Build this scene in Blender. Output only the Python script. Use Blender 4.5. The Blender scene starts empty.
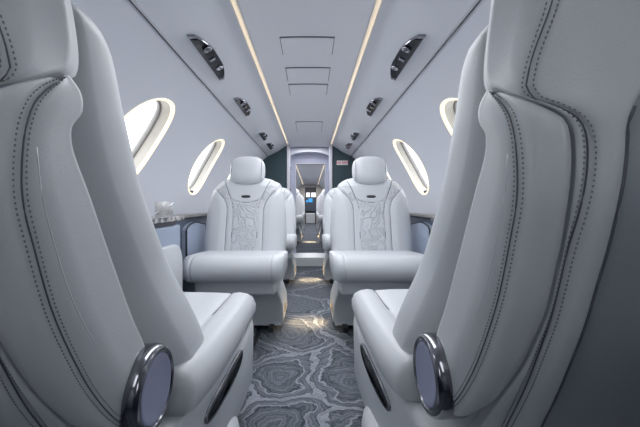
import bpy, bmesh, math, random
from mathutils import Vector, noise
random.seed(7)
C = bpy.context.scene.collection
sc = bpy.context.scene
EYE = 0.73                                   # camera height above the carpet
CX = -0.017                                  # cabin centre line
# ------------------------------------------------------------------ camera
cam = bpy.data.objects.new('camera', bpy.data.cameras.new('camera'))
C.objects.link(cam)
cam.location = (0, 0, EYE); cam.rotation_euler = (math.pi/2, 0, 0)
cam.data.sensor_width = 36; cam.data.lens = 36*330/640
cam.data.shift_x = 9/640; cam.data.shift_y = -8.5/640
cam.data.clip_start = 0.01; cam.data.clip_end = 200
sc.camera = cam
# ------------------------------------------------------------------ world, exposure
w = bpy.data.worlds.new('sky'); sc.world = w; w.use_nodes = True
w.node_tree.nodes['Background'].inputs[0].default_value = (0.90, 0.95, 1.0, 1)
w.node_tree.nodes['Background'].inputs[1].default_value = 4.0
sc.view_settings.view_transform = 'Standard'
sc.view_settings.look = 'None'
sc.view_settings.exposure = 0.0
sc.view_settings.gamma = 1
sc.view_settings.use_curve_mapping = False
sc.cycles.max_bounces = 8; sc.cycles.diffuse_bounces = 5
sc.cycles.use_denoising = True

def area(name, loc, rot, sx, sy, power, col=(1, 1, 1)):
    d = bpy.data.lights.new(name, 'AREA'); d.shape = 'RECTANGLE'
    d.size = sx; d.size_y = sy; d.energy = power; d.color = col
    o = bpy.data.objects.new(name, d); C.objects.link(o)
    o.location = loc; o.rotation_euler = rot
    return o
# added fill: soft area lights without fixtures under the ceiling, to brighten the cabin
area('ceiling_fill', (CX, 2.3, 1.43), (0, 0, 0), 0.34, 3.2, 18.0, (0.95, 0.97, 1.0))
area('ceiling_fill', (CX, -0.55, 1.43), (0, 0, 0), 0.34, 0.9, 2.6, (0.95, 0.97, 1.0))  # added behind the camera to lift the near seat backs
area('vestibule_fill', (CX, 4.04, 1.44), (0, 0, 0), 0.3, 0.06, 0.8, (0.97, 0.97, 1.0))  # no lamp seen here; added to brighten the door header
area('ceiling_fill', (CX, 8.2, 1.40), (0, 0, 0), 0.34, 6.5, 40.0, (0.98, 0.97, 1.0))  # fill added for the cabin beyond the doorway

# ------------------------------------------------------------------ materials
def mat(name, col, rough=0.5, metal=0, spec=0.5, bump=0, bscale=200, var=0.0, emit=None, estr=0, coat=0):
    m = bpy.data.materials.new(name); m.use_nodes = True
    nt = m.node_tree; b = nt.nodes['Principled BSDF']
    b.inputs['Base Color'].default_value = (*col, 1)
    b.inputs['Roughness'].default_value = rough
    b.inputs['Metallic'].default_value = metal
    b.inputs['Specular IOR Level'].default_value = spec
    b.inputs['Coat Weight'].default_value = coat
    if emit:
        b.inputs['Emission Color'].default_value = (*emit, 1)
        b.inputs['Emission Strength'].default_value = estr
    if bump or var:
        tc = nt.nodes.new('ShaderNodeTexCoord')
        n = nt.nodes.new('ShaderNodeTexNoise'); n.inputs['Scale'].default_value = bscale
        n.inputs['Detail'].default_value = 3
        nt.links.new(tc.outputs['Object'], n.inputs['Vector'])
        if bump:
            bp = nt.nodes.new('ShaderNodeBump'); bp.inputs['Strength'].default_value = bump
            bp.inputs['Distance'].default_value = 0.001
            nt.links.new(n.outputs['Fac'], bp.inputs['Height'])
            nt.links.new(bp.outputs['Normal'], b.inputs['Normal'])
        if var:
            mx = nt.nodes.new('ShaderNodeMix'); mx.data_type = 'RGBA'
            mx.inputs[6].default_value = (*[c*(1-var) for c in col], 1)
            mx.inputs[7].default_value = (*[min(1, c*(1+var)) for c in col], 1)
            nt.links.new(n.outputs['Fac'], mx.inputs[0])
            nt.links.new(mx.outputs[2], b.inputs['Base Color'])
    return m
M = {}
M['leather'] = mat('pale_leather', (0.66, 0.685, 0.715), 0.42, bump=0.25, bscale=420)
M['seatback'] = M['leather']
M['seatpanel'] = mat('shaded_leather', (0.34, 0.375, 0.41), 0.45, bump=0.25, bscale=420)  # same leather as the seats, with shade put into the colour
M['seam'] = mat('seam_shadow', (0.12, 0.13, 0.16), 0.7)  # dark tone put in for the shade in seams, creases and gaps
M['stitch'] = mat('stitch_thread', (0.24, 0.25, 0.28), 0.7)
M['pipe'] = mat('grey_piping', (0.15, 0.16, 0.19), 0.5)
M['wall'] = mat('wall_fabric', (0.61, 0.63, 0.69), 0.6, bump=0.3, bscale=600, var=0.06)
M['ceil'] = mat('ceiling_fabric', (0.80, 0.80, 0.85), 0.38, bump=0.25, bscale=500, var=0.04)
M['ceilpanel'] = mat('satin_ceiling_panel', (0.66, 0.68, 0.73), 0.34, bump=0.1, bscale=500)
M['strip'] = mat('warm_strip', (1, 0.9, 0.75), 0.5, emit=(1.0, 0.80, 0.57), estr=3.1)
M['ring'] = mat('warm_window_ring', (1, 0.9, 0.7), 0.5, emit=(1.0, 0.80, 0.50), estr=0.95)
M['spot'] = mat('warm_floor_lamp', (1, 0.85, 0.6), 0.5, emit=(1.0, 0.70, 0.35), estr=3)
M['frame'] = mat('window_frame_white', (0.72, 0.68, 0.61), 0.4)
M['rail'] = mat('blind_rail_grey', (0.24, 0.23, 0.22), 0.4)
M['black'] = mat('black_gloss', (0.012, 0.014, 0.02), 0.15)
M['dark'] = mat('dark_plastic', (0.03, 0.033, 0.04), 0.4)
M['chrome'] = mat('chrome', (0.50, 0.50, 0.53), 0.10, metal=1)
M['smoke'] = mat('smoked_chrome', (0.27, 0.27, 0.30), 0.12, metal=1)
M['disc'] = mat('lavender_disc', (0.33, 0.35, 0.50), 0.35)
M['teal'] = mat('teal_bulkhead', (0.025, 0.052, 0.065), 0.5, bump=0.2, bscale=300)
M['jamb'] = mat('lavender_jamb', (0.52, 0.54, 0.66), 0.4)
M['jamblight'] = mat('pale_jamb', (0.62, 0.62, 0.68), 0.35)
M['blue'] = mat('blue_grey_panel', (0.38, 0.44, 0.56), 0.45, bump=0.15, bscale=300)
M['slate'] = mat('slate_panel', (0.10, 0.125, 0.17), 0.5, bump=0.15, bscale=300)
M['white'] = mat('white_panel', (0.72, 0.74, 0.76), 0.35)
M['red'] = mat('sign_red', (0.55, 0.02, 0.06), 0.5)
M['signwhite'] = mat('sign_white', (0.80, 0.78, 0.80), 0.5)
M['screen'] = mat('blue_screen', (0.01, 0.05, 0.1), 0.3, emit=(0.05, 0.35, 0.75), estr=1.2)
M['day'] = mat('bright_windshield', (0.8, 0.8, 0.85), 0.3, emit=(0.95, 0.93, 1.0), estr=1.3)
M['print'] = mat('printed_card', (0.72, 0.73, 0.77), 0.4, var=0.45, bscale=70)
M['sand'] = mat('beige_trim', (0.5, 0.4, 0.28), 0.5)

def glass():
    m = bpy.data.materials.new('clear_pane'); m.use_nodes = True
    nt = m.node_tree; nt.nodes.clear()
    o = nt.nodes.new('ShaderNodeOutputMaterial'); mx = nt.nodes.new('ShaderNodeMixShader')
    t = nt.nodes.new('ShaderNodeBsdfTransparent'); g = nt.nodes.new('ShaderNodeBsdfGlossy')
    g.inputs['Roughness'].default_value = 0.03; mx.inputs[0].default_value = 0.08
    nt.links.new(t.outputs[0], mx.inputs[1]); nt.links.new(g.outputs[0], mx.inputs[2])
    nt.links.new(mx.outputs[0], o.inputs[0])
    return m
M['glass'] = glass()

def quilt():
    m = mat('quilted_leather', (0.64, 0.665, 0.70), 0.40)
    nt = m.node_tree; b = nt.nodes['Principled BSDF']
    tc = nt.nodes.new('ShaderNodeTexCoord')
    n = nt.nodes.new('ShaderNodeTexNoise'); n.inputs['Scale'].default_value = 11; n.inputs['Detail'].default_value = 1
    nt.links.new(tc.outputs['Object'], n.inputs['Vector'])
    mp = nt.nodes.new('ShaderNodeMix'); mp.data_type = 'VECTOR'; mp.inputs[0].default_value = 0.10
    nt.links.new(tc.outputs['Object'], mp.inputs[4]); nt.links.new(n.outputs['Color'], mp.inputs[5])
    v = nt.nodes.new('ShaderNodeTexNoise'); v.inputs['Scale'].default_value = 13; v.inputs['Detail'].default_value = 1.5
    nt.links.new(mp.outputs[1], v.inputs['Vector'])
    a = nt.nodes.new('ShaderNodeMath'); a.operation = 'MULTIPLY'; a.inputs[1].default_value = 30
    nt.links.new(v.outputs['Fac'], a.inputs[0])
    c = nt.nodes.new('ShaderNodeMath'); c.operation = 'SINE'; nt.links.new(a.outputs[0], c.inputs[0])
    d = nt.nodes.new('ShaderNodeMath'); d.operation = 'ABSOLUTE'; nt.links.new(c.outputs[0], d.inputs[0])
    r = nt.nodes.new('ShaderNodeMapRange'); r.inputs['From Max'].default_value = 0.7
    nt.links.new(d.outputs[0], r.inputs['Value'])
    bp = nt.nodes.new('ShaderNodeBump'); bp.inputs['Distance'].default_value = 0.005; bp.inputs['Strength'].default_value = 0.9
    nt.links.new(r.outputs[0], bp.inputs['Height']); nt.links.new(bp.outputs['Normal'], b.inputs['Normal'])
    return m
M['quilt'] = quilt()

def marble():
    m = mat('veined_stone', (0.3, 0.3, 0.3), 0.2)
    nt = m.node_tree; b = nt.nodes['Principled BSDF']
    tc = nt.nodes.new('ShaderNodeTexCoord')
    n = nt.nodes.new('ShaderNodeTexNoise'); n.inputs['Scale'].default_value = 14; n.inputs['Detail'].default_value = 6
    n.inputs['Distortion'].default_value = 2.5
    cr = nt.nodes.new('ShaderNodeValToRGB')
    e = cr.color_ramp.elements; e[0].position = 0.38; e[0].color = (0.10, 0.10, 0.12, 1)
    e[1].position = 0.62; e[1].color = (0.55, 0.52, 0.50, 1)
    nt.links.new(tc.outputs['Object'], n.inputs['Vector']); nt.links.new(n.outputs['Fac'], cr.inputs[0])
    nt.links.new(cr.outputs[0], b.inputs['Base Color'])
    return m
M['marble'] = marble()

def carpet():
    m = mat('agate_carpet', (0.2, 0.2, 0.25), 0.9, spec=0.1)
    nt = m.node_tree; b = nt.nodes['Principled BSDF']; L = nt.links
    def math_(op, a, c=None):
        x = nt.nodes.new('ShaderNodeMath'); x.operation = op
        for i, v in enumerate((a, c)):
            if v is None: continue
            if isinstance(v, (int, float)): x.inputs[i].default_value = v
            else: L.new(v, x.inputs[i])
        return x.outputs[0]
    tc = nt.nodes.new('ShaderNodeTexCoord')
    n = nt.nodes.new('ShaderNodeTexNoise'); n.inputs['Scale'].default_value = 3.4; n.inputs['Detail'].default_value = 5
    n.inputs['Roughness'].default_value = 0.55
    L.new(tc.outputs['Object'], n.inputs['Vector'])
    sub = nt.nodes.new('ShaderNodeVectorMath'); sub.operation = 'SUBTRACT'; sub.inputs[1].default_value = (0.5, 0.5, 0.5)
    L.new(n.outputs['Color'], sub.inputs[0])
    scl = nt.nodes.new('ShaderNodeVectorMath'); scl.operation = 'SCALE'; scl.inputs['Scale'].default_value = 0.30
    L.new(sub.outputs[0], scl.inputs[0])
    add = nt.nodes.new('ShaderNodeVectorMath'); add.operation = 'ADD'
    L.new(tc.outputs['Object'], add.inputs[0]); L.new(scl.outputs[0], add.inputs[1])
    # agate "islands": explicit centres near the camera, repeated motif further down the aisle
    pts = [(-0.12, 1.39, 1.0), (0.16, 1.40, 1.1), (-0.12, 1.06, 1.0), (0.42, 1.25, 1.0), (0.18, 0.95, 1.0),
           (-0.36, 1.60, 1.0), (-0.10, 1.90, 1.05), (0.19, 2.0, 0.9), (-0.14, 2.45, 1.0), (0.10, 2.75, 1.0), (-0.40, 1.2, 1.0),
           (-0.1, 3.1, 1.0), (0.12, 3.45, 1.0), (-0.12, 3.8, 1.0), (0.45, 1.6, 1.0), (0.1, 4.4, 1.0), (-0.1, 5.1, 1.0),
           (0.1, 5.9, 1.0), (-0.1, 6.9, 1.0), (0.1, 8.2, 1.0), (-0.5, 2.2, 1.0), (0.5, 2.4, 1.0)]
    f1 = 9.0; f2 = 9.0
    for (px, py, k) in pts:
        d = nt.nodes.new('ShaderNodeVectorMath'); d.operation = 'DISTANCE'; d.inputs[1].default_value = (px, py, 0)
        L.new(add.outputs[0], d.inputs[0])
        dd = math_('MULTIPLY', d.outputs['Value'], 1/k)
        mx = math_('MAXIMUM', f1, dd)
        f2 = math_('MINIMUM', f2, mx) if not isinstance(f2, float) else mx
        f1 = math_('MINIMUM', f1, dd)
    edge = math_('SUBTRACT', f2, f1)
    ring = math_('SINE', math_('MULTIPLY', f1, 420.0))
    ring = math_('MULTIPLY', ring, 0.085)
    ring2 = math_('SINE', math_('MULTIPLY', f1, 150.0))
    ring2 = math_('MULTIPLY', ring2, 0.055)
    fine = nt.nodes.new('ShaderNodeTexNoise'); fine.inputs['Scale'].default_value = 260
    L.new(tc.outputs['Object'], fine.inputs['Vector'])
    cr = nt.nodes.new('ShaderNodeValToRGB'); cr.color_ramp.interpolation = 'LINEAR'
    e = cr.color_ramp.elements
    e[0].position = 0.0; e[0].color = (0.60,)*3 + (1,)
    e[1].position = 1.0; e[1].color = (0.27,)*3 + (1,)
    for p, c in ((0.014, 0.56), (0.019, 0.74), (0.024, 0.10), (0.034, 0.28), (0.078, 0.30), (0.083, 0.66), (0.092, 0.60), (0.097, 0.16), (0.16, 0.27)):
        x = e.new(p); x.color = (c, c, c, 1)
    L.new(edge, cr.inputs[0])
    bw = nt.nodes.new('ShaderNodeSeparateColor'); L.new(cr.outputs[0], bw.inputs[0])
    v = math_('ADD', bw.outputs[0], ring); v = math_('ADD', v, ring2)
    v = math_('ADD', v, math_('MULTIPLY', math_('SUBTRACT', fine.outputs['Fac'], 0.5), 0.5))
    # bullseye at the ring centre
    c2 = nt.nodes.new('ShaderNodeValToRGB'); e = c2.color_ramp.elements
    e[0].position = 0.05; e[0].color = (0.055, 0.070, 0.085, 1)
    e[1].position = 0.95; e[1].color = (0.50, 0.53, 0.60, 1)
    L.new(v, c2.inputs[0]); L.new(c2.outputs[0], b.inputs['Base Color'])
    bp = nt.nodes.new('ShaderNodeBump'); bp.inputs['Distance'].default_value = 0.004; bp.inputs['Strength'].default_value = 0.7
    L.new(v, bp.inputs['Height']); L.new(bp.outputs['Normal'], b.inputs['Normal'])
    return m
M['carpet'] = carpet()

# ------------------------------------------------------------------ helpers
def link(name, me, m, parent=None, smooth=True, bevel=0, seg=3, sub=0):
    for mm in (m if isinstance(m, (list, tuple)) else [m]): me.materials.append(mm)
    if smooth: me.shade_smooth()
    o = bpy.data.objects.new(name, me); C.objects.link(o)
    if parent: o.parent = parent
    if bevel:
        b = o.modifiers.new('bevel', 'BEVEL'); b.width = bevel; b.segments = seg; b.limit_method = 'ANGLE'; b.angle_limit = math.radians(40)
        b.harden_normals = True
    if sub:
        s = o.modifiers.new('sub', 'SUBSURF'); s.levels = sub; s.render_levels = sub
    return o
def pymesh(name, vs, fs, m, parent=None, **k):
    me = bpy.data.meshes.new(name); me.from_pydata([tuple(v) for v in vs], [], fs); me.update()
    bm = bmesh.new(); bm.from_mesh(me); bmesh.ops.recalc_face_normals(bm, faces=bm.faces); bm.to_mesh(me); bm.free()
    return link(name, me, m, parent, **k)
def empty(name, loc, label, cat, group=None, rz=0):
    o = bpy.data.objects.new(name, None); C.objects.link(o); o.location = loc; o.rotation_euler = (0, 0, rz)
    o.empty_display_size = 0.05
    return tag(o, label, cat, group)
def tag(o, label, cat, group=None):
    o['label'] = label; o['category'] = cat
    if group: o['group'] = group
    return o
def struct(o): o['kind'] = 'structure'; return o
def boxes(name, bs, m, parent=None, bevel=0.004, **k):
    vs, fs = [], []
    for (x0, x1, y0, y1, z0, z1) in bs:
        n = len(vs)
        vs += [(x, y, z) for z in (z0, z1) for y in (y0, y1) for x in (x0, x1)]
        fs += [[n+i for i in f] for f in ((0, 2, 3, 1), (4, 5, 7, 6), (0, 1, 5, 4), (2, 6, 7, 3), (0, 4, 6, 2), (1, 3, 7, 5))]
    return pymesh(name, vs, fs, m, parent, bevel=bevel, **k)
def loft(name, rings, m, parent=None, closed=True, caps=True, **k):
    n = len(rings[0]); vs = [p for r in rings for p in r]; fs = []
    for i in range(len(rings)-1):
        for j in range(n if closed else n-1):
            a = i*n+j; b = i*n+(j+1) % n
            fs.append([a, b, b+n, a+n])
    if closed and caps:
        fs.append(list(range(n))[::-1]); fs.append([(len(rings)-1)*n+j for j in range(n)])
    return pymesh(name, vs, fs, m, parent, **k)
def tube_data(pts, r, n=8, closed=False):
    pts = [Vector(p) for p in pts]; vs, fs = [], []
    K = len(pts)
    for i, p in enumerate(pts):
        a = pts[i-1] if (i or closed) else pts[0]; b = pts[(i+1) % K] if (i < K-1 or closed) else pts[-1]
        t = (b-a).normalized(); u = t.cross(Vector((0, 0, 1)))
        if u.length < 0.2: u = t.cross(Vector((1, 0, 0)))
        u.normalize(); v = t.cross(u)
        for j in range(n):
            q = 2*math.pi*j/n; vs.append(p + (u*math.cos(q)+v*math.sin(q))*r)
    for i in range(K if closed else K-1):
        for j in range(n):
            a = i*n+j; b = i*n+(j+1) % n; a2 = ((i+1) % K)*n+j; b2 = ((i+1) % K)*n+(j+1) % n
            fs.append([a, b, b2, a2])
    if not closed:
        fs.append(list(range(n))[::-1]); fs.append([(K-1)*n+j for j in range(n)])
    return vs, fs
def tubes(name, polys, r, m, parent=None, n=6, closed=False):
    vs, fs = [], []
    for p in polys:
        a, b = tube_data(p, r, n, closed); k = len(vs); vs += a; fs += [[k+i for i in f] for f in b]
    return pymesh(name, vs, fs, m, parent)
def sell(q, n):                              # superellipse direction
    c, s = math.cos(q), math.sin(q)
    return math.copysign(abs(c)**(2/n), c), math.copysign(abs(s)**(2/n), s)
def smooth_curve(P, it=2):                   # Chaikin-like resampling that stays close to the points
    for _ in range(it):
        Q = [P[0]]
        for a, b in zip(P, P[1:]):
            Q.append(tuple(a[i]*.75+b[i]*.25 for i in range(len(a)))); Q.append(tuple(a[i]*.25+b[i]*.75 for i in range(len(a))))
        Q.append(P[-1]); P = Q
    return P
def resample(P, n, it=2):
    P = smooth_curve(P, it); P = [Vector(p) for p in P]
    L = [0]
    for a, b in zip(P, P[1:]): L.append(L[-1]+(b-a).length)
    out = []; j = 0
    for i in range(n):
        t = L[-1]*i/(n-1)
        while j < len(L)-2 and L[j+1] < t: j += 1
        f = (t-L[j])/max(1e-9, L[j+1]-L[j]); out.append(P[j].lerp(P[j+1], min(1, f)))
    return out
def puff(name, c, size, m, parent=None, n=4.5, rings=18, segs=28, tilt=0, **k):
    """rounded cushion: a superellipsoid with real thickness"""
    vs, fs = [], []
    for i in range(rings+1):
        ph = -math.pi/2+math.pi*i/rings; a, b = sell(ph, n)
        for j in range(segs):
            cc, ss = sell(2*math.pi*j/segs, n)
            v = Vector((a*cc*size[0]/2, a*ss*size[1]/2, b*size[2]/2))
            if tilt: v = Vector((v.x, v.y*math.cos(tilt)-v.z*math.sin(tilt), v.y*math.sin(tilt)+v.z*math.cos(tilt)))
            vs.append(v+Vector(c))
    for i in range(rings):
        for j in range(segs):
            fs.append([i*segs+j, i*segs+(j+1) % segs, (i+1)*segs+(j+1) % segs, (i+1)*segs+j])
    o = pymesh(name, vs, fs, m, parent, **k)
    bm = bmesh.new(); bm.from_mesh(o.data); bmesh.ops.remove_doubles(bm, verts=bm.verts, dist=1e-5); bm.to_mesh(o.data); bm.free()
    return o
def copy_tree(o, parent=None, **props):
    c = o.copy(); C.objects.link(c); c.parent = parent
    for ch in list(o.children): copy_tree(ch, c)
    for a, b in props.items(): c[a] = b
    return c

# ------------------------------------------------------------------ setting: cabin tube
R_, ZC = 0.795, 0.70
Y0, YB, YE = -1.30, 3.95, 12.0
S0, S1 = R_*math.asin(-0.04/R_), R_*math.asin(0.618/R_)
def WP(side, y, s, out=0.0):
    th = s/R_
    return (CX+side*(R_+out)*math.cos(th), y, ZC+(R_+out)*math.sin(th))
WS = 0.320; WA, WB = 0.174, 0.221; WN = 2.15; WK = 0.33
win_y = [-0.37, 0.525, 1.42, 2.315, 3.21]  # first pair is unseen behind the camera, added to light the seat backs
def wall(side, name):
    vs, fs = [], []
    def quad_patch(ya, yb):
        n = len(vs); ny, ns = max(1, int((yb-ya)/0.3)), 14
        for i in range(ny+1):
            for j in range(ns+1): vs.append(WP(side, ya+(yb-ya)*i/ny, S0+(S1-S0)*j/ns))
        for i in range(ny):
            for j in range(ns):
                a = n+i*(ns+1)+j; fs.append([a, a+1, a+ns+2, a+ns+1])
    quad_patch(Y0, -0.8175); quad_patch(3.6575, YB)
    for yc in win_y:
        n = len(vs); A, K = 96, 8
        for k in range(K+1):
            f = k/K
            for a in range(A):
                q = 2*math.pi*a/A; cy, cs = sell(q, WN)
                iy, is_ = yc+cy*WA+WK*cs*WB, WS+cs*WB
                dy, ds = math.cos(q), math.sin(q)
                ty = 0.4475/abs(dy) if abs(dy) > 1e-6 else 9e9
                ts = ((S1-WS) if ds > 0 else (WS-S0))/abs(ds) if abs(ds) > 1e-6 else 9e9
                t = min(ty, ts); oy, os_ = yc+dy*t, WS+ds*t
                vs.append(WP(side, iy*(1-f)+oy*f, is_*(1-f)+os_*f))
        for k in range(K):
            for a in range(A):
                fs.append([n+k*A+a, n+k*A+(a+1) % A, n+(k+1)*A+(a+1) % A, n+(k+1)*A+a])
        # fill the four corners of the cell
        for sy in (-1, 1):
            for ss in (-1, 1):
                cand = [v for v in range(n+K*A, n+K*A+A)]
                corner = WP(side, yc+sy*0.4475, S1 if ss > 0 else S0)
                ey = [v for v in cand if abs(vs[v][1]-(yc+sy*0.4475)) < 1e-6]
                tgt = S1 if ss > 0 else S0
                zt = ZC+R_*math.sin(tgt/R_)
                es = [v for v in cand if abs(vs[v][2]-zt) < 1e-6]
                a = min(ey, key=lambda v: (Vector(vs[v])-Vector(corner)).length)
                b = min(es, key=lambda v: (Vector(vs[v])-Vector(corner)).length)
                if a != b:
                    vs.append(corner); fs.append([a, b, len(vs)-1])
    return struct(pymesh(name, vs, fs, M['wall']))
wall(-1, 'wall_left'); wall(1, 'wall_right')
def wall2(side, name):
    r = [[WP(side, y, S0+(S1-S0)*j/14) for j in range(15)] for y in (YB, 6, 8, 10, YE)]
    return struct(loft(name, r, M['wall'], closed=False))
wall2(-1, 'wall_far_left'); wall2(1, 'wall_far_right')
# ceiling
cen = [(-0.244 + 0.488*i/12, 1.452 + 0.012*(1-(0.244*(i-6)/6/0.262)**2)) for i in range(13)]
def runs(prof, y0, y1, n=6): return [[(CX+x, y0+(y1-y0)*i/n, z) for x, z in prof] for i in range(n+1)]
struct(loft('ceiling', runs(cen, Y0, YE, 14), M['ceil'], closed=False))
for side, nm in ((-1, 'left'), (1, 'right')):
    prof = [(0.286, 1.474), (0.286, 1.4465), (0.269, 1.4465), (0.2675, 1.4500), (0.266, 1.4495), (0.2665, 1.441), (0.270, 1.4385), (0.282, 1.434), (0.33, 1.404), (0.38, 1.372), (0.44, 1.341), (0.488, 1.319), (0.497, 1.313), (0.5005, 1.3165)]
    struct(loft('ceiling_panel_'+nm, runs([(side*x, z) for x, z in prof], Y0, YE, 14), M['ceilpanel'], closed=False))
    struct(loft('trim_seam_'+nm, runs([(side*(0.4985), 1.3135), (side*0.5010, 1.3125), (side*0.503, 1.3165), (side*0.499, 1.320)], Y0, YE, 2), M['dark']))
    # cove light: an upward facing lit bar on the ledge and the white channel it washes
    st = empty('ceiling_light_strip', (CX+side*0.265, 2.0, 1.45), 'warm glowing light strip along the %s edge of the ceiling centre panel' % nm, 'light strip', 'ceiling light strips')
    def lr(prof): return [[(side*(x-0.265), y-2.0, z-1.45) for x, z in prof] for y in (Y0, 4, 8, YE)]
    loft('light_channel', lr([(0.2435, 1.4536), (0.250, 1.4575), (0.259, 1.4655), (0.268, 1.471), (0.287, 1.473), (0.287, 1.475), (0.2435, 1.475)]), M['white'], st)
    loft('light_bar', lr([(0.2705, 1.4468), (0.2705, 1.4482), (0.284, 1.4482), (0.284, 1.4468)]), M['strip'], st, smooth=False)
# floor
struct(boxes('floor', [(CX-0.74, CX+0.74, Y0, YB+0.0, -0.05, 0)], M['carpet'], bevel=0))
struct(boxes('floor_far', [(CX-0.74, CX+0.74, YB+0.36, YE, -0.05, 0.100)], M['carpet'], bevel=0))
# lower side walls + ledges
for side, nm in ((-1, 'left'), (1, 'right')):
    prof = [(0.722, -0.01), (0.724, 0.03), (0.725, 0.12), (0.725, 0.40), (0.725, 0.645), (0.73, 0.655), (0.80, 0.66), (0.80, 0.65)]
    struct(loft('wall_lower_'+nm, runs([(side*x, z) for x, z in prof], Y0, YE, 8), M['slate'], closed=False, smooth=False))
    struct(boxes('trim_ledge_'+nm, [tuple(sorted((CX+side*0.70, CX+side*0.79)))+(1.645, YB, 0.655, 0.672)], M['rail'], bevel=0.004))
    struct(boxes('trim_track_'+nm, [tuple(sorted((CX+side*0.27, CX+side*0.295)))+(Y0, YB, 0.0005, 0.003)], M['dark'], bevel=0))

struct(boxes('wall_rear', [(CX-0.80, CX+0.80, Y0-0.04, Y0, -0.05, 1.47)], M['wall'], bevel=0))  # unseen end wall, added to keep light from coming in behind
# windows
k = 0
for side in (-1, 1):
    for yc in win_y:
        k += 1
        wo = bpy.data.objects.new('window_%d' % k, None); C.objects.link(wo); wo.location = (0, 0, 0); struct(wo)
        A = 96
        def ring(a, b, out): return [WP(side, yc+sell(2*math.pi*i/A, WN)[0]*a+WK*b*sell(2*math.pi*i/A, WN)[1], WS+sell(2*math.pi*i/A, WN)[1]*b, out) for i in range(A)]
        fr = loft('window_frame', [ring(WA-.012, WB-.010, 0.004), ring(WA-.016, WB-.014, .012), ring(WA-.028, WB-.024, .028), ring(WA-.038, WB-.031, .042)], M['frame'], wo, caps=False)
        rr = loft('light_ring', [ring(WA+.001, WB+.001, -0.001), ring(WA-.001, WB-.001, -0.003), ring(WA-.013, WB-.011, 0.001), ring(WA-.015, WB-.013, 0.009), ring(WA, WB, 0.008)], M['ring'], wo, caps=False)
        rl = loft('blind_rail', [ring(WA-.037, WB-.030, .041), ring(WA-.044, WB-.036, .040), ring(WA-.048, WB-.039, .047), ring(WA-.048, WB-.040, .060), ring(WA-.036, WB-.028, .07)], M['rail'], wo, caps=False)
        pn = loft('pane', [ring(WA-.047, WB-.039, .058), ring(WA-.047, WB-.039, .061)], M['glass'], wo)
        p = Vector(WP(side, yc-WK*WB, WS-WB+0.020, 0.018))
        lt = boxes('latch', [(p.x-.012, p.x+.012, p.y-.030, p.y+.030, p.z-.014, p.z+.008)], M['black'], wo, bevel=.004)

# bulkhead with doorway, built in the cabin cross section
def section(y, xin, extra=0):
    P = []
    for j in range(15):
        p = WP(1, y, S0+(S1-S0)*j/14); P.append((p[0]-CX, p[2]))
    up = [(0.49, 1.319), (0.44, 1.343), (0.38, 1.375), (0.33, 1.407), (0.282, 1.4375), (0.274, 1.45), (xin, 1.474)]
    low = [(xin, 0.0), (0.62, 0.0), (0.72, 0.12), (0.73, 0.655), (0.785, 0.66)]
    return low+P+up
for side, nm in ((-1, 'left'), (1, 'right')):
    s = section(YB, 0.272)
    struct(loft('wall_bulkhead_'+nm, [[(CX+side*x, y, z) for x, z in s] for y in (YB, YB+0.03)], M['teal'], smooth=False))
    struct(boxes('trim_door_post_'+nm, [tuple(sorted((CX+side*0.272, CX+side*0.235)))+(YB-0.015, YB+0.05, 0, 1.458)], M['jamblight'], bevel=0.006))
    struct(boxes('wall_passage_'+nm, [tuple(sorted((CX+side*0.255, CX+side*0.242)))+(YB+0.05, YB+0.36, 0, 1.458)], M['jamb'], bevel=0.002))
# inner door frame with arched head
DY = YB+0.36
def arch(y0, y1, m, nm):
    vs = []; n = 16
    pts_o = [(-0.243, 0.0), (-0.243, 1.452), (0.243, 1.452), (0.243, 0.0)]
    inn = [(-0.178, 0.0), (-0.178, 1.262), (0.196, 1.262), (0.196, 0.0)]
    vs = [(CX+x, y, z) for y in (y0, y1) for x, z in pts_o+inn]
    f = []
    for a, b in ((0, 1), (1, 2), (2, 3)):
        f += [[a, b, b+4, a+4], [a+8, a+12, b+12, b+8], [a+4, b+4, b+12, a+12], [a, a+8, b+8, b]]
    f += [[0, 4, 12, 8], [3, 11, 15, 7]]
    return pymesh(nm, vs, f, m, smooth=False)
d1 = bpy.data.objects.new('door_1', None); C.objects.link(d1); struct(d1); d1.location = (0, 0, 0)
a1 = arch(DY, DY+0.04, M['jamb'], 'frame_panel'); a1.parent = d1
hd = loft('arched_header', [[(CX+0.243*math.cos(math.pi*i/24), y, (1.335+0.065*math.sin(math.pi*i/24))) for i in range(25)]+[(CX-0.243, y, 1.452), (CX+0.243, y, 1.452)] for y in (DY-0.16, DY-0.002)], M['ceilpanel'], d1, smooth=False)
boxes('door_frame', [(CX-0.190, CX-0.178, DY-0.012, DY+0.045, 0.06, 1.274), (CX+0.196, CX+0.208, DY-0.012, DY+0.045, 0.06, 1.274), (CX-0.1899, CX+0.2079, DY-0.0121, DY+0.0449, 1.262, 1.274)], M['jamblight'], d1, bevel=0.002)
for hz_ in (0.9, 1.16): boxes('hinge', [(CX-0.242, CX-0.226, YB+0.1, YB+0.112, hz_, hz_+.04)], M['chrome'], d1, bevel=0.002)
struct(boxes('trim_threshold', [(CX-0.242, CX+0.242, YB-0.01, YB+0.37, -0.02, 0.104)], M['white'], bevel=0.008))

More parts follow.
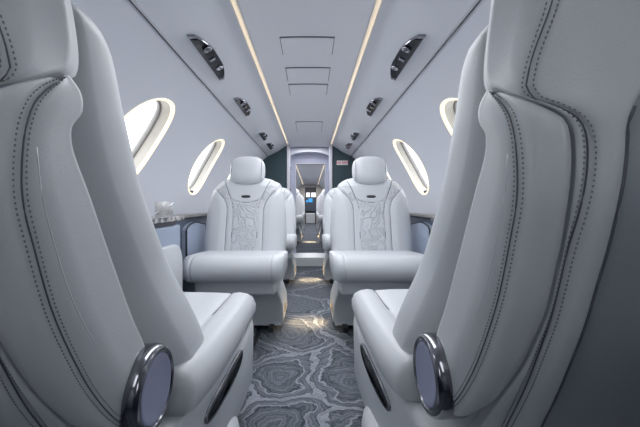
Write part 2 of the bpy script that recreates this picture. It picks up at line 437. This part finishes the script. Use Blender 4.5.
# far cabin end: flight deck
fd = bpy.data.objects.new('wall_flight_deck', None); C.objects.link(fd); struct(fd)
s = section(YE, 0.20)
for side in (-1, 1):
    loft('partition', [[(CX+side*x, y, z) for x, z in s] for y in (YE-0.2, YE-0.15)], M['frame'], fd, smooth=False)
boxes('partition', [(CX-0.2, CX+0.2, YE-0.2, YE-0.15, 1.36, 1.455)], M['frame'], fd)
boxes('dark_arch', [(CX-0.199, CX+0.199, YE-0.19, YE-0.16, 1.18, 1.36)], M['dark'], fd)
boxes('end_wall', [(CX-0.74, CX+0.74, YE, YE+0.05, 0, 1.46)], M['dark'], fd)
ws = tag(boxes('windshield_pane', [(CX-0.16, CX-0.025, YE-0.05, YE-0.03, 1.02, 1.18)], M['day'], bevel=0.01), 'left bright windshield pane at the far end of the aisle', 'windshield', 'windshield panes of the flight deck')
ws = tag(boxes('windshield_pane', [(CX+0.02, CX+0.19, YE-0.05, YE-0.03, 1.02, 1.18)], M['day'], bevel=0.01), 'right bright windshield pane at the far end of the aisle', 'windshield', 'windshield panes of the flight deck')
ip = empty('instrument_panel', (CX, YE-0.12, 0.1), 'dark flight deck instrument panel with a glowing blue display below the windshield', 'instrument panel')
boxes('panel_body', [(-0.19, 0.19, -0.03, 0.03, 0.4, 0.90)], M['slate'], ip, bevel=0.02)
boxes('display', [(-0.07, 0.07, -0.045, -0.028, 0.73, 0.87)], M['screen'], ip, bevel=0.005)
boxes('display', [(-0.16, -0.08, -0.045, -0.028, 0.73, 0.80)], M['screen'], ip, bevel=0.005)
tag(boxes('step_cabinet', [(CX-0.16, CX+0.16, YE-0.75, YE-0.45, 0.10, 0.45)], M['white'], bevel=0.02), 'low white block at the far end of the aisle, below the flight deck', 'cabinet')

# ------------------------------------------------------------------ ceiling fittings
def hatch(y0, y1, label):
    t = empty('ceiling_hatch', (CX, (y0+y1)/2, 1.455), label, 'ceiling panel', 'hatches in the ceiling centre panel')
    h = (y1-y0)/2; W = 0.117
    def zc(x): return 0.007+0.012*(1-(x/0.262)**2)-0.012
    def slab(x0, x1, ya, yb, dz0, dz1):
        n = 10; return [[(x0+(x1-x0)*i/n, y, zc(x0+(x1-x0)*i/n)+d) for i in range(n+1) for d in (dz1,)]+[(x1-(x1-x0)*i/n, y, zc(x1-(x1-x0)*i/n)+dz0) for i in range(n+1)] for y in (ya, yb)]
    loft('gap', slab(-W-.003, W+.003, -h-.005, h+.002, -.0010, 0.002), M['seam'], t, smooth=False)
    loft('cover', slab(-W, W, -h, h+.0025, -.0035, 0.001), M['ceil'], t, smooth=False)
hatch(1.44, 1.60, 'ceiling hatch nearest the camera, outlined by a thin dark gap')
hatch(1.76, 1.94, 'second ceiling hatch from the camera, outlined in dark gap')
hatch(2.00, 2.18, 'third ceiling hatch, close behind the second one')
hatch(2.90, 3.28, 'farthest ceiling hatch, just before the doorway')
def service(side, y0, y1, label, first=[]):
    L = y1-y0; xc, zc = 0.405, 1.3575; sl = math.atan2(-(0.131), 0.235)
    t = empty('service_panel', (CX+side*xc, (y0+y1)/2, zc-0.001), label, 'reading light panel', 'reading light panels along the ceiling')
    t.rotation_euler = (0, side*(-sl), 0)
    # outline in local (a across, b along): straight lower edge, bowed upper edge, pointed near end
    pts = []
    n = 22
    for i in range(n+1):
        f = i/n; pts.append((0.030, -L/2+L*f*0.98))
    for i in range(n+1):
        f = 1-i/n; wv = 0.058*min(1, 0.05+math.sin(math.pi*min(1, (f*0.93+0.02)))**0.6*1.0) if f > 0.02 else 0.0
        pts.append((0.030-max(0.001, wv), -L/2+L*f))
    def sh(p, s, z): return [(-side*-1*(a0*s+0.0*(1-s))*1.0, b0*s, z) for a0, b0 in p]
    loft('bezel', [sh(pts, 1.0, 0.004), sh(pts, 1.0, -0.006), sh(pts, 0.94, -0.009), sh(pts, 0.90, -0.006)], M['smoke'], t, smooth=False)
    loft('face_plate', [sh(pts, 0.88, -0.004), sh(pts, 0.88, -0.0085)], M['black'], t, smooth=False)
    def disc(nm, a, b, r, h, m, z=-0.0085):
        return loft(nm, [[(side*a+rr*math.cos(2*math.pi*i/16), b+rr*math.sin(2*math.pi*i/16), zz) for i in range(16)] for rr, zz in ((r, z), (r, z-h), (r*.7, z-h-.001))], m, t)
    disc('air_outlet', -0.005, -L*.22, 0.017, 0.010, M['smoke'])
    disc('reading_lamp', -0.004, L*.20, 0.016, 0.006, M['chrome'])
    boxes('button', [(side*0.002-.012, side*0.002+.012, -.014, .004, -.013, -.008), ], M['chrome'], t, bevel=.002)
    return t
for side, nm in ((-1, 'left'), (1, 'right')):
    service(side, 1.19, 1.62, 'long black glossy reading light panel on the %s ceiling, nearest the camera' % nm)
    service(side, 1.90, 2.28, 'second black reading light panel from the camera on the %s ceiling' % nm)
    service(side, 2.82, 3.12, 'third small dark reading light panel from the camera on the %s ceiling' % nm)
    service(side, 3.30, 3.62, 'farthest small dark reading light panel on the %s ceiling, by the bulkhead' % nm)

# sign
sg = empty('exit_sign', (0.375, YB-0.002, EYE+0.505), 'small white sign with red NO EXIT lettering on the dark right bulkhead', 'sign')
boxes('plate', [(-0.066, 0.066, -0.006, 0.0, -0.026, 0.026)], M['signwhite'], sg, bevel=0.002)
cu = bpy.data.curves.new('lettering', 'FONT'); cu.body = 'NO EXIT'; cu.size = 0.038; cu.align_x = 'CENTER'; cu.align_y = 'CENTER'; cu.extrude = 0.0008; cu.offset = 0.0008
to = bpy.data.objects.new('tmp', cu); C.objects.link(to)
me = bpy.data.meshes.new_from_object(to.evaluated_get(bpy.context.evaluated_depsgraph_get())); bpy.data.objects.remove(to)
lo = link('lettering', me, M['red'], sg, smooth=False); lo.rotation_euler = (math.pi/2, 0, 0); lo.location = (0, -0.0072, 0)

# ------------------------------------------------------------------ side consoles
def console(side, nm):
    s = side
    def X(a, b): return tuple(sorted((CX+s*a-rx, CX+s*b-rx)))
    rx = CX+s*0.68
    t = empty('side_console', (rx, 1.45, 0), 'blue grey side console with a stone top against the %s wall' % nm, 'console')
    boxes('body', [X(0.622, 0.722)+(-0.12, 0.17, 0.05, 0.637)], M['blue'], t, bevel=0.012)
    boxes('stone_top', [X(0.612, 0.735)+(-0.17, 0.19, 0.654, 0.676)], M['marble'], t, bevel=0.004)
    boxes('table_slot', [X(0.618, 0.724)+(-0.16, 0.10, 0.637, 0.654)], M['dark'], t, bevel=0.002)
    # rounded white arm pad
    n = 20; pr = []
    y0, y1, z0, z1 = -0.17, 0.135, 0.22, 0.55; r = 0.085
    for cy, cz, a0 in ((y1-r, z1-r, 0), (y0+r, z1-r, 90), (y0+r, z0+r, 180), (y1-r, z0+r, 270)):
        for i in range(7):
            q = math.radians(a0+15*i); pr.append((cy+r*math.cos(q), cz+r*math.sin(q)))
    xs = [0.624, 0.610, 0.600, 0.597]; sc_ = [1, 1, 0.985, 0.95]
    loft('arm_pad', [[(CX+s*x-rx, (y1+y0)/2+(a-(y1+y0)/2)*k_, (z1+z0)/2+(b-(z1+z0)/2)*k_) for a, b in pr] for x, k_ in zip(xs, sc_)], M['leather'], t)
    # pocket further aft with curved rim, part of the side wall
    pk = [(1.90, 0.30), (1.90, 0.58)]+[(1.90+0.17*(1-math.cos(math.radians(9*i))), 0.58+0.045*math.sin(math.radians(9*i))) for i in range(1, 11)]+[(2.25, 0.60), (2.32, 0.30)]
    po = struct(loft('trim_pocket_'+nm, [[(CX+s*x, a, b) for a, b in pk] for x in (0.73, 0.700)], M['blue'], smooth=False))
    tubes('pocket_rim', [[(CX+s*0.700, a, b) for a, b in pk]], 0.005, M['dark'], po)
    return t
console(-1, 'left'); console(1, 'right')
# clear card holder on the left ledge
ch = empty('card_holder', (CX-0.665, 1.535, 0.676), 'small clear stand with a pale printed card on the left console top', 'card holder', None)
boxes('stand', [(-0.044, 0.044, -0.012, 0.012, 0.0, 0.005), ], M['glass'], ch, bevel=0.001)
boxes('clear_front', [(-0.043, 0.043, -0.004, -0.002, 0.0051, 0.072)], M['glass'], ch, bevel=0)
boxes('card', [(-0.041, 0.041, -0.0015, 0.0005, 0.005, 0.068)], M['print'], ch, bevel=0)
# ------------------------------------------------------------------ far seats (facing the camera)
def lerp_tab(T, x):
    if x <= T[0][0]: return T[0][1]
    for (a, b), (c, d) in zip(T, T[1:]):
        if x <= c: return b+(d-b)*(x-a)/(c-a)
    return T[-1][1]
def back_seat():
    t = empty('club_seat', (0, 0, 0), 'x', 'seat', 'seats facing the camera')
    ZB, ZT = 0.38, 0.915                     # backrest bottom and shoulder top
    def lean(z): return 0.10+max(0, (z-0.40))*0.26
    wt = [(0, .255), (.3, .266), (.6, .257), (.75, .244), (.85, .226), (.91, .203), (.95, .182), (.98, .15), (1.0, .10)]
    NR, NC = 120, 96
    inner = [(0.38, .080), (.70, .080), (.735, .085), (.765, .096), (.81, .115), (.86, .135), (.93, .165)]
    outer = [(0.38, .117), (.70, .117), (.735, .124), (.77, .142), (.80, .168), (.83, .20), (.86, .24), (.93, .3)]
    def front(x, z):
        h = (z-ZB)/(ZT-ZB); w_ = lerp_tab(wt, h); v = abs(x)/max(1e-6, w_)
        T = 0.075*(max(0, 1-v**5))**0.5*min(1, (max(0, 1-h)*9)**0.5) if h < 1 else 0
        y = lean(z)-T
        a = lerp_tab(inner, z); b = lerp_tab(outer, z); ub = 0.745+0.02*(abs(x)/.09)**2
        d = min(abs(abs(x)-a), abs(abs(x)-b))
        if abs(x) < a: d = min(d, abs(z-ub))
        y += 0.006*math.exp(-(d/0.0045)**2)
        if abs(x) > b: y -= 0.010*min(1, (abs(x)-b)/0.04)     # raised side bolsters
        if abs(x) < a and z < ub: y -= 0.004
        return y
    P, Q = ([], []), ([], [])
    idx = {}
    grid = []
    for i in range(NR+1):
        h = 1-(1-i/NR)**1.35; z = ZB+(ZT-ZB)*h; w_ = lerp_tab(wt, h)
        row = []
        for j in range(NC+1):
            v = -1+2*j/NC; v = math.copysign(1-(1-abs(v))**1.25, v); x = v*w_
            row.append((x, front(x, z), z))
        grid.append(row)
    def is_quilt(x, z):
        a = lerp_tab(inner, z); b = lerp_tab(outer, z); ub = 0.745+0.02*(abs(x)/.09)**2
        return (abs(x) < a and z < ub) or (a < abs(x) < b and z > 0.755)
    fa, fb = [], []
    for i in range(NR):
        for j in range(NC):
            q = [i*(NC+1)+j, i*(NC+1)+j+1, (i+1)*(NC+1)+j+1, (i+1)*(NC+1)+j]
            c = [sum(grid[k//(NC+1)][k % (NC+1)][m_] for k in q)/4 for m_ in range(3)]
            (fb if is_quilt(c[0], c[2]) else fa).append(q)
    vs = [p for r in grid for p in r]
    # body behind the front face: sides, top and rounded back, same mesh as the plain leather
    n0 = len(vs); vs2 = list(vs)
    back = []
    for i in range(NR+1):
        for j in (0, NC):
            pass
    def ringback(i):
        z = grid[i][0][2]; w_ = abs(grid[i][0][0]); y0 = grid[i][0][1]; hh = (z-ZB)/(ZT-ZB)
        D = 0.09*min(1, (max(0.0, 1-hh)*7)**0.5)
        return [(w_*math.cos(math.pi*k_/12)**1 if True else 0, y0+D*math.sin(math.pi*k_/12)**0.6, z) for k_ in range(13)]
    for i in range(NR+1): vs2 += ringback(i)
    for i in range(NR):
        for k_ in range(12):
            a = n0+i*13+k_; fa.append([a, a+1, a+14, a+13])
    pymesh('backrest', vs2, fa, M['leather'], t)
    def compact(fs):
        m_, o_, f_ = {}, [], []
        for f in fs:
            r = []
            for q in f:
                if q not in m_: m_[q] = len(o_); o_.append(vs[q])
                r.append(m_[q])
            f_.append(r)
        return o_, f_
    qa, qb = compact(fb)
    pymesh('quilted_panel', qa, qb, M['quilt'], t)
    polys = []
    for s in (-1, 1):
        polys.append([(s*lerp_tab(inner, z), front(s*lerp_tab(inner, z), z)-.001, z) for z in [ZB+.01+k_*.012 for k_ in range(43)] if lerp_tab(inner, z) < .16])
        polys.append([(s*lerp_tab(outer, z), front(s*lerp_tab(outer, z), z)-.001, z) for z in [ZB+.01+k_*.012 for k_ in range(40)] if lerp_tab(outer, z) < .205])
    polys.append([(-.085+.17*k_/16, front(-.085+.17*k_/16, .745+.02*((-.085+.17*k_/16)/.09)**2)-.001, .745+.02*((-.085+.17*k_/16)/.09)**2) for k_ in range(17)])
    for pl in polys: tubes('piping', [pl], 0.0022, M['pipe'], t)
    # badge
    bx = front(0, .785)
    loft('badge', [[(0.030*sell(2*math.pi*i/28, 2.6)[0]*q, bx-dy, .785+0.0095*sell(2*math.pi*i/28, 2.6)[1]*q) for i in range(28)] for q, dy in ((1, -.004), (1, .002), (.85, .004))], M['dark'], t)
    # headrest
    hr = puff('headrest', (0, lean(.95)-.055, .957), (0.232, 0.11, 0.196), M['leather'], t, n=2.9, rings=24, segs=36, tilt=-0.22)
    for sg_ in (-1, 1): tubes('headrest_seam', [[(sg_*0.098, lean(.95)-.104+.25*(z-.957)+0.9*abs(z-.957)**2, z) for z in [.885+.0145*k_ for k_ in range(11)]]], 0.0016, M['pipe'], hr)
    for sx in (-.042, .042): boxes('headrest_post', [(sx-.007, sx+.007, lean(.9)-.01, lean(.9)+.01, .86, .93)], M['chrome'], t)
    # seat cushion: a thick front roll, built from side profile lofted across the width
    prof = [(0.13, .438), (0.0, .450), (-.12, .459), (-.22, .465), (-.29, .469), (-.335, .463), (-.366, .442), (-.380, .412), (-.377, .38), (-.362, .350), (-.325, .330), (-.28, .324), (-.1, .324), (.13, .324)]
    prof = [tuple(p) for p in resample([(a, b, 0) for a, b in prof]+[(0.13, .438, 0)], 44, 2)]
    xs = [-.256, -.254, -.245, -.232, -.216, -.205, -.202, -.199, -.19, -.1, 0, .1, .19, .199, .202, .205, .216, .232, .245, .254, .256]
    rg = []
    for x in xs:
        e_ = max(0, (abs(x)-.216)/.04); k_ = 1-0.16*e_**2.2
        gd = 0.006 if abs(abs(x)-.202) < .001 else 0
        cy, cz = -.12, .40
        rg.append([(x, cy+(a-cy)*k_*(1-gd*3 if a < -.1 else 1), cz+(b-cz)*k_*(1-gd*6)) for a, b, _ in prof])
    cu_ = loft('seat_cushion', rg, M['leather'], t)
    for ch_ in t.children:
        if ch_ is not cu_: ch_.location.x = -0.018
    # skirt and pedestal
    boxes('skirt', [(-.215, .215, -.27, .15, .25, .36)], M['leather'], t, bevel=.015)
    pts = [(-.235, .0), (-.245, .03), (-.24, .12), (-.205, .225), (-.18, .245), (.18, .245), (.205, .225), (.24, .12), (.245, .03), (.235, .0)]
    pts = [(a, b+.022) for a, b in pts]
    loft('pedestal', [[(a*k_, y, .022+(b-.022)*k2) for a, b in pts] for y, k_, k2 in ((-.075, .95, .93), (-.085+.0, .99, .98), (-.06, 1, 1), (.22, 1, 1), (.25, .97, .97))], M['leather'], t)
    for sx in (-.175, .175): boxes('floor_rail', [(sx-.015, sx+.015, -.14, .27, .001, .03)], M['dark'], t, bevel=.003)
    for sx in (-1, 1):
        al = boxes('aisle_lamp', [(sx*.243-.006, sx*.243+.006, .0, .08, .075, .12)], M['sand'], t, bevel=.004)
    return t
s0 = back_seat()
SP = [(-0.405, 2.02, 'pale grey quilted leather seat facing the camera on the left, nearer row'),
      (0.373, 2.02, 'pale grey quilted leather seat facing the camera on the right, nearer row'),
      (-0.395, 3.20, 'pale seat partly hidden behind the left camera facing seat, by the bulkhead'),
      (0.365, 3.20, 'pale seat partly hidden behind the right camera facing seat, by the NO EXIT sign'),
      (-0.40, 5.55, 'first pale seat on the left seen through the doorway'), (0.38, 5.55, 'first pale seat on the right seen through the doorway'),
      (-0.41, 7.0, 'second pale seat on the left seen through the doorway'), (0.385, 7.0, 'second pale seat on the right seen through the doorway'),
      (-0.41, 8.6, 'third pale seat on the left seen through the doorway'), (0.385, 8.6, 'third pale seat on the right seen through the doorway')]
for i, (x, y, lb) in enumerate(SP):
    o = s0 if i == 0 else copy_tree(s0)
    o.location = (x, y, 0.101 if y > 4 else 0); o['label'] = lb
    if x > 0: o.scale.x = -1
    if 3 < y < 4:                            # head rests pushed down on this row
        for ch_ in o.children:
            if ch_.name.startswith('headrest'): ch_.location.z = -.085
    if y > 4: o['group'] = 'seats beyond the doorway'
    else: o['group'] = 'seats facing the camera'

# ------------------------------------------------------------------ near seats (facing away)
# curves of the seat back in seat space: (u inwards from the side plane, y forward, height relative to eye level)
C0 = [(0, .402, .141), (0, .424, .128), (0, .425, .106), (0, .406, .090), (0, .405, .07), (0, .413, .05), (0, .433, .017), (0, .467, -.05), (0, .507, -.126), (0, .533, -.173), (0, .563, -.217), (0, .575, -.245)]
C1 = [(0, .392, .131), (0, .375, .118), (0, .358, .099), (0, .35, .079), (0, .346, .061), (0, .343, .025), (0, .346, -.005), (0, .355, -.033), (0, .373, -.093), (0, .388, -.129), (0, .408, -.169), (0, .435, -.218), (0, .473, -.271), (0, .50, -.301), (0, .526, -.325)]
C2 = [(.006, .376, .128), (.010, .345, .112), (.020, .329, .096), (.031, .320, .085), (.034, .318, .072), (.035, .317, .056), (.035, .317, .029), (.034, .32, .003), (.035, .329, -.035), (.036, .345, -.086), (.037, .355, -.115), (.036, .367, -.141), (.036, .396, -.196), (.032, .441, -.261), (.028, .464, -.285), (.02, .50, -.32)]
B1 = [(.05, .372, .345), (.02, .378, .335), (.004, .383, .31), (0, .385, .27), (0, .388, .241), (0, .394, .225), (0, .403, .189), (0, .405, .165), (0, .400, .150), (0, .392, .144), (0, .37, .130)]
B2 = [(0, .37, .130), (.005, .34, .112), (.018, .328, .100), (.030, .319, .090), (.038, .316, .075), (.039, .315, .056), (.039, .315, .029), (.038, .318, .003), (.039, .327, -.035), (.040, .343, -.086), (.041, .353, -.115), (.040, .365, -.141), (.040, .394, -.196), (.036, .439, -.261), (.04, .497, -.335), (.04, .53, -.38)]
T1 = [(.07, .337, .345), (.045, .33, .325), (.033, .325, .27), (.025, .326, .203), (.016, .332, .173), (.009, .337, .146), (.006, .339, .123)]
T2 = [(.006, .339, .123), (.010, .336, .108), (.023, .326, .100), (.038, .316, .087), (.045, .313, .074), (.047, .312, .055), (.046, .312, .028), (.043, .316, -.004), (.041, .33, -.045), (.043, .343, -.085), (.044, .357, -.125), (.046, .376, -.164), (.051, .409, -.227), (.072, .486, -.327), (.08, .52, -.375)]
E1 = [(.195, .325, .345), (.195, .305, .30), (.195, .292, .22), (.19, .290, .18), (.15, .293, .165), (.12, .296, .15), (.101, .299, .131)]
E2 = [(.101, .299, .131), (.085, .301, .102), (.077, .302, .085), (.074, .303, .072), (.074, .303, .053), (.071, .303, .023), (.069, .307, -.004), (.07, .318, -.043), (.07, .331, -.082), (.072, .346, -.126), (.075, .368, -.172), (.084, .402, -.232), (.108, .465, -.313), (.12, .50, -.37)]
HW = 0.195; RY = 0.80
def seat_away():
    t = empty('reclining_seat', (0, 0, 0), 'x', 'seat', 'seats seen from behind beside the camera')
    def loc(p, s): return Vector((s*(-HW+p[0]), p[1]-RY, p[2]+EYE))
    def strip(name, cols, m, n=60):
        """cols: list of curves each already sampled; lofted side by side, both sides of the seat"""
        for s in (1, -1):
            loft(name, [[loc(p, s) for p in c] for c in cols], m, t, closed=False)
    N = 64
    c0, c1, c2 = resample(C0, N), resample(C1, N), resample(C2, N)
    def off(a, b, d):                        # a moved towards b by d
        return [p+(q-p).normalized()*min(d, (q-p).length*.45) for p, q in zip(a, b)]
    def push(c, v): return [p+Vector(v) for p in c]
    lip0 = push(c0, (.014, .006, -.002)); lip0b = push(c0, (.003, .004, -.001))
    g0 = off(c1, c0, .0035); g2 = off(c1, c2, .0035)
    mids = []
    for f in (.3, .6, .85):
        mids.append([p.lerp(q, f)+Vector((-.006, -.007, 0))*math.sin(math.pi*f)*min(1, (q-p).length/.03) for p, q in zip(g2, c2)])
    strip('wing_panel', [push(lip0, (.01, -.01, 0)), lip0, lip0b, c0, off(c0, c1, .004), off(c0, c1, .012), [p.lerp(q, .5)+Vector((-.002, 0, 0)) for p, q in zip(c0, c1)], g0, push(c1, (.0030, .0022, 0)), g2, *mids, c2, push(c2, (.004, .012, 0)), push(c2, (.004, .04, 0))], M['seatback'])
    # one-piece headrest back and side band
    def join(a, b, n1=30, n2=70):
        x = resample(a, n1); y = resample(b, n2); return x+y[1:]
    b, s2, e = join(B1, B2), join(T1, T2), join(E1, E2)
    gb, ge = off(s2, b, .0035), off(s2, e, .0035)
    md = [[p.lerp(q, f)+Vector((-.003, -.006, 0))*math.sin(math.pi*f) for p, q in zip(ge, e)] for f in (.1, .25, .45, .65, .85, .95)]
    strip('back_band', [push(b, (.012, .03, 0)), push(b, (.003, .006, 0)), push(b, (0.000, .0, 0)), off(b, s2, .004), [p.lerp(q, .5)+Vector((-.0015, -.0015, 0)) for p, q in zip(b, s2)], gb, push(s2, (.0022, .0030, 0)), ge, *md, e, push(e, (.002, .008, 0)), push(e, (.002, .03, 0))], M['seatback'])
    # stitching rows either side of each seam
    def pnt_rows(seam, side_a, side_b, d=.0058, skip=0):
        rows = []
        for o_ in (off(seam, side_a, d), off(seam, side_b, d)):
            rows.append(o_)
        return rows
    vs, fs = [], []
    def stitches(rows, step=.0052):
        for r in rows:
            acc = 0
            for a, q in zip(r, r[1:]):
                L = (q-a).length
                while acc < L:
                    p = a.lerp(q, acc/L); dr = (q-a).normalized()
                    for s in (1, -1):
                        c = loc(p, s)+Vector((-s*.0006, -.0009, 0)); dd = Vector((s*dr.x, dr.y, dr.z))
                        k0 = len(vs); h = dd*.0010; w1 = dd.cross(Vector((s, .8, 0)).normalized())*.0006; w2 = w1.cross(dd).normalized()*.0007
                        for e_, k2 in ((-1, .6), (1, .6)):
                            for a1, a2 in ((1, 1), (-1, 1), (-1, -1), (1, -1)): vs.append(c+h*e_+(w1*a1+w2*a2)*1.0)
                        fs.extend([[k0+i for i in f] for f in ((0, 1, 2, 3), (7, 6, 5, 4), (0, 4, 5, 1), (1, 5, 6, 2), (2, 6, 7, 3), (3, 7, 4, 0))])
                    acc += step
                acc -= L
    sb = [p.lerp(q, .5) for p, q in zip(b, s2)]
    stitches(pnt_rows(c1, c0, mids[1])); stitches(pnt_rows(s2, b, md[2]))
    for s in (1, -1):
        for cc in (c1, s2): tubes('seam_line', [[loc(p, s) for p in cc[1:]]], .0008, M['seam'], t)  # dark tube drawn in as the shade down in the groove
    st = pymesh('stitching', vs, fs, M['stitch'], t, smooth=False)
    # centre back panel, set slightly in
    ee = [p for p in e if p[2] < .14]
    rows = []
    bot = resample(E2, 50)
    cols = []
    for f in (0, .2, .5, .8, 1):
        cols.append([Vector(((p[0]-.004)*(1-f)+HW*f, p[1]+.008-.010*f*(2-f), p[2]+(.05*f if i < 4 else 0))) for i, p in enumerate(bot)])
    strip('back_panel', cols, M['seatpanel'])
    for s in (1, -1): tubes('panel_crease_shade', [[loc(p+Vector((.0015, .001, 0)), s) for p in bot[4:]]], .0022, M['seam'], t)  # dark tube standing in for the shade in the panel's edge crease
    # backrest cushion: stacked rounded sections between rear and front profile
    rear = [(.372, .228), (.368, .19), (.375, .10), (.392, .03), (.44, -.05), (.485, -.126), (.53, -.20), (.565, -.26), (.62, -.33), (.66, -.385)]
    frnt = [(.430, .228), (.458, .212), (.480, .152), (.507, .100), (.530, .048), (.567, -.007), (.655, -.122), (.742, -.219), (.80, -.30), (.822, -.346), (.805, -.385)]
    rr = resample([(0, a, b_) for a, b_ in rear], 48); ff = resample([(0, a+.085, b_) for a, b_ in frnt], 48)
    rings = []
    A = 56
    def sect(r, f, k_=1.0):
        cy = (r+f)/2; out = []
        for i in range(A):
            c_, s_ = sell(2*math.pi*i/A, 5)
            if s_ < 0: c_, s_ = sell(2*math.pi*i/A, 1.5)
            x = (HW-.014)*c_*k_; out.append(Vector((x, 0, 0))+cy+(f-r)/2*s_*k_-Vector((0, RY, -EYE))+Vector((0, .02*max(0, 1-(x/.13)**2)*-1 if s_ > .5 else 0, 0)))
        return out
    rings.append(sect(rr[0], ff[0], .80)); rings[0] = [p+Vector((0, 0, .026)) for p in rings[0]]
    r1 = sect(rr[0], ff[0], .93); rings.append([p+Vector((0, 0, .018)) for p in r1])
    for i_, (r, f) in enumerate(zip(rr, ff)):
        q_ = min(1, max(0, (i_/47-.50)/.40)); q_ = q_*q_*(3-2*q_)
        kk_ = 1+.20*q_; sec = sect(r, f)
        rings.append([Vector((p.x*kk_, p.y-.035*q_, p.z)) for p in sec])
    loft('backrest_cushion', rings, M['leather'], t)
    puff('headrest', (0, .42-RY, EYE+.265), (.31, .10, .20), M['leather'], t, n=4)
    for s in (1, -1):
        tubes('crease_seam', [[loc(p, s) for p in resample([(-.0002, .359, .055), (-.0002, .364, .01), (-.0002, .379, -.035), (-.0002, .396, -.083), (-.0002, .418, -.128), (-.0002, .455, -.183), (-.0002, .490, -.222), (-.0002, .515, -.232), (-.0002, .545, -.224)], 30)]], .0013, M['leather'], t)
    # recline hub
    hz, hy = EYE-.289, .565-RY
    for s in (1, -1):
        x0 = -HW*s
        def cr(r, u): return [(x0+s*u, hy+1.02*r*math.cos(2*math.pi*i/48), hz+1.02*r*math.sin(2*math.pi*i/48)) for i in range(48)]
        hub = loft('recline_hub', [cr(.063, .03), cr(.065, .0), cr(.0655, -.006), cr(.0645, -.014), cr(.061, -.020), cr(.056, -.0225), cr(.0525, -.021), cr(.051, -.017)], M['smoke'], t)
        loft('hub_disc', [cr(.051, -.015), cr(.051, -.0195), cr(.047, -.0205), cr(.042, -.0195), cr(.030, -.0185), cr(.01, -.018)], M['disc'], hub)
    # seat cushion
    xs = [(-.255, .34), (-.262, .36), (-.262, .385), (-.252, .408), (-.232, .420), (-.205, .425), (-.185, .423), (-.178, .414), (-.171, .421), (-.12, .424), (0, .426)]
    half = xs; prof = half+[(-a, b_) for a, b_ in half[::-1][1:]]+[(.25, .335), (-.25, .335)]
    cy = []
    rg = []
    for y, kx, dz in ((.66, .88, -.006), (.675, .91, 0), (.70, .935, 0), (.75, .965, 0), (.8, .98, 0), (.88, .99, 0), (.96, 1, 0), (1.05, 1, 0), (1.15, 1, .001), (1.20, .998, -.001), (1.225, .99, -.007), (1.243, .975, -.018), (1.250, .955, -.034), (1.252, .93, -.055)):
        rg.append([(a*kx, y-RY, max(.337+min(0, dz*.3), b_+dz*(1 if b_ > .34 else -.2))) for a, b_ in prof])
    loft('seat_cushion', rg, M['leather'], t)
    for s in (1, -1):
        tubes('cushion_seam', [[(s*-.178*min(1, .91+(y-.8)*.36), y-RY, (.4150 if y < 1.21 else .408)) for y in (.8, .9, 1.05, 1.1, 1.2, 1.225)]], .0026, M['pipe'], t)
    # side skirt, slot and base fairing
    sk = [(-.240, .10), (-.256, .14), (-.259, .30), (-.254, .335)]
    sk = sk+[(-a, b_) for a, b_ in sk[::-1]]
    loft('side_skirt', [[(a*k_, y-RY, b_) for a, b_ in sk] for y, k_ in ((.50, .72), (.53, .75), (.60, .79), (.68, .83), (.8, .91), (.88, .955), (.96, .985), (1.05, 1), (1.17, 1), (1.205, .985), (1.215, .95))], M['leather'], t)
    for s in (1, -1):
        def kk(y): return lerp_tab([(.6, .79), (.68, .83), (.8, .91), (.88, .955), (.96, .985), (1.05, 1)], y)
        def ov(ru, rv, u):
            o_ = []
            for i in range(32):
                a_, b_ = sell(2*math.pi*i/32, 2.5); y = .875+ru*a_
                o_.append((s*-(.259*kk(y)+u), y-RY, .285+.02*a_+rv*b_))
            return o_
        sl = loft('control_plate', [ov(.122, .026, -.004), ov(.122, .026, .004), ov(.116, .021, .006), ov(.113, .019, .003)], M['smoke'], t)
        loft('control_inset', [ov(.112, .018, .002), ov(.112, .018, .0045)], M['black'], sl)
    bs = [(-.262, .0), (-.272, .03), (-.270, .12), (-.262, .155), (-.245, .17)]
    bs = bs+[(-a, b_) for a, b_ in bs[::-1]]
    loft('base_fairing', [[(a*k_, y-RY, .001+b_*k2) for a, b_ in bs] for y, k_, k2 in ((.42, .96, .95), (.45, 1, 1), (.91, 1, 1), (.94, .985, .97), (.955, .95, .9))], M['leather'], t)
    return t
n0 = seat_away()
n0.location = (0.215+HW, RY, 0); n0['label'] = 'large grey leather seat back on the right, beside the camera and facing away'
n1 = copy_tree(n0); n1.location = (-0.262-HW, RY-0.045, 0); n1['label'] = 'large grey leather seat back on the left, beside the camera and facing away'

# ------------------------------------------------------------------ warm courtesy lamps low on the seats, shining on the carpet
def courtesy(x, y, z, p, label, aim):
    t = empty('courtesy_lamp', (x, y, z), label, 'lamp', 'warm floor lamps')
    boxes('lens', [(-.006, .006, -.02, .02, -.008, .008)], M['spot'], t, bevel=.003)
    d = bpy.data.lights.new('courtesy_beam', 'SPOT'); d.energy = p; d.color = (1, .72, .40); d.spot_size = math.radians(115); d.spot_blend = 1; d.shadow_soft_size = .02
    o = bpy.data.objects.new('courtesy_beam', d); C.objects.link(o); o.parent = t
    s = 1 if aim > x else -1
    o.location = (s*.012, 0, 0); o.rotation_euler = (0, -s*math.radians(55), 0)
for y, p in ((2.06, 3.6), (3.24, 4.2), (5.6, 6.0)):
    row = {2.06: 'nearer', 3.24: 'farther', 5.6: 'beyond doorway'}[y]; z = .10 if y < 4 else .20
    courtesy(-.168 if y < 3 else -.154, y, z, p, 'small warm lamp low on the left seat base, %s row' % row, 0)
    courtesy(.13 if y < 3 else .122, y, z, p, 'small warm lamp low on the right seat base, %s row' % row, 0)
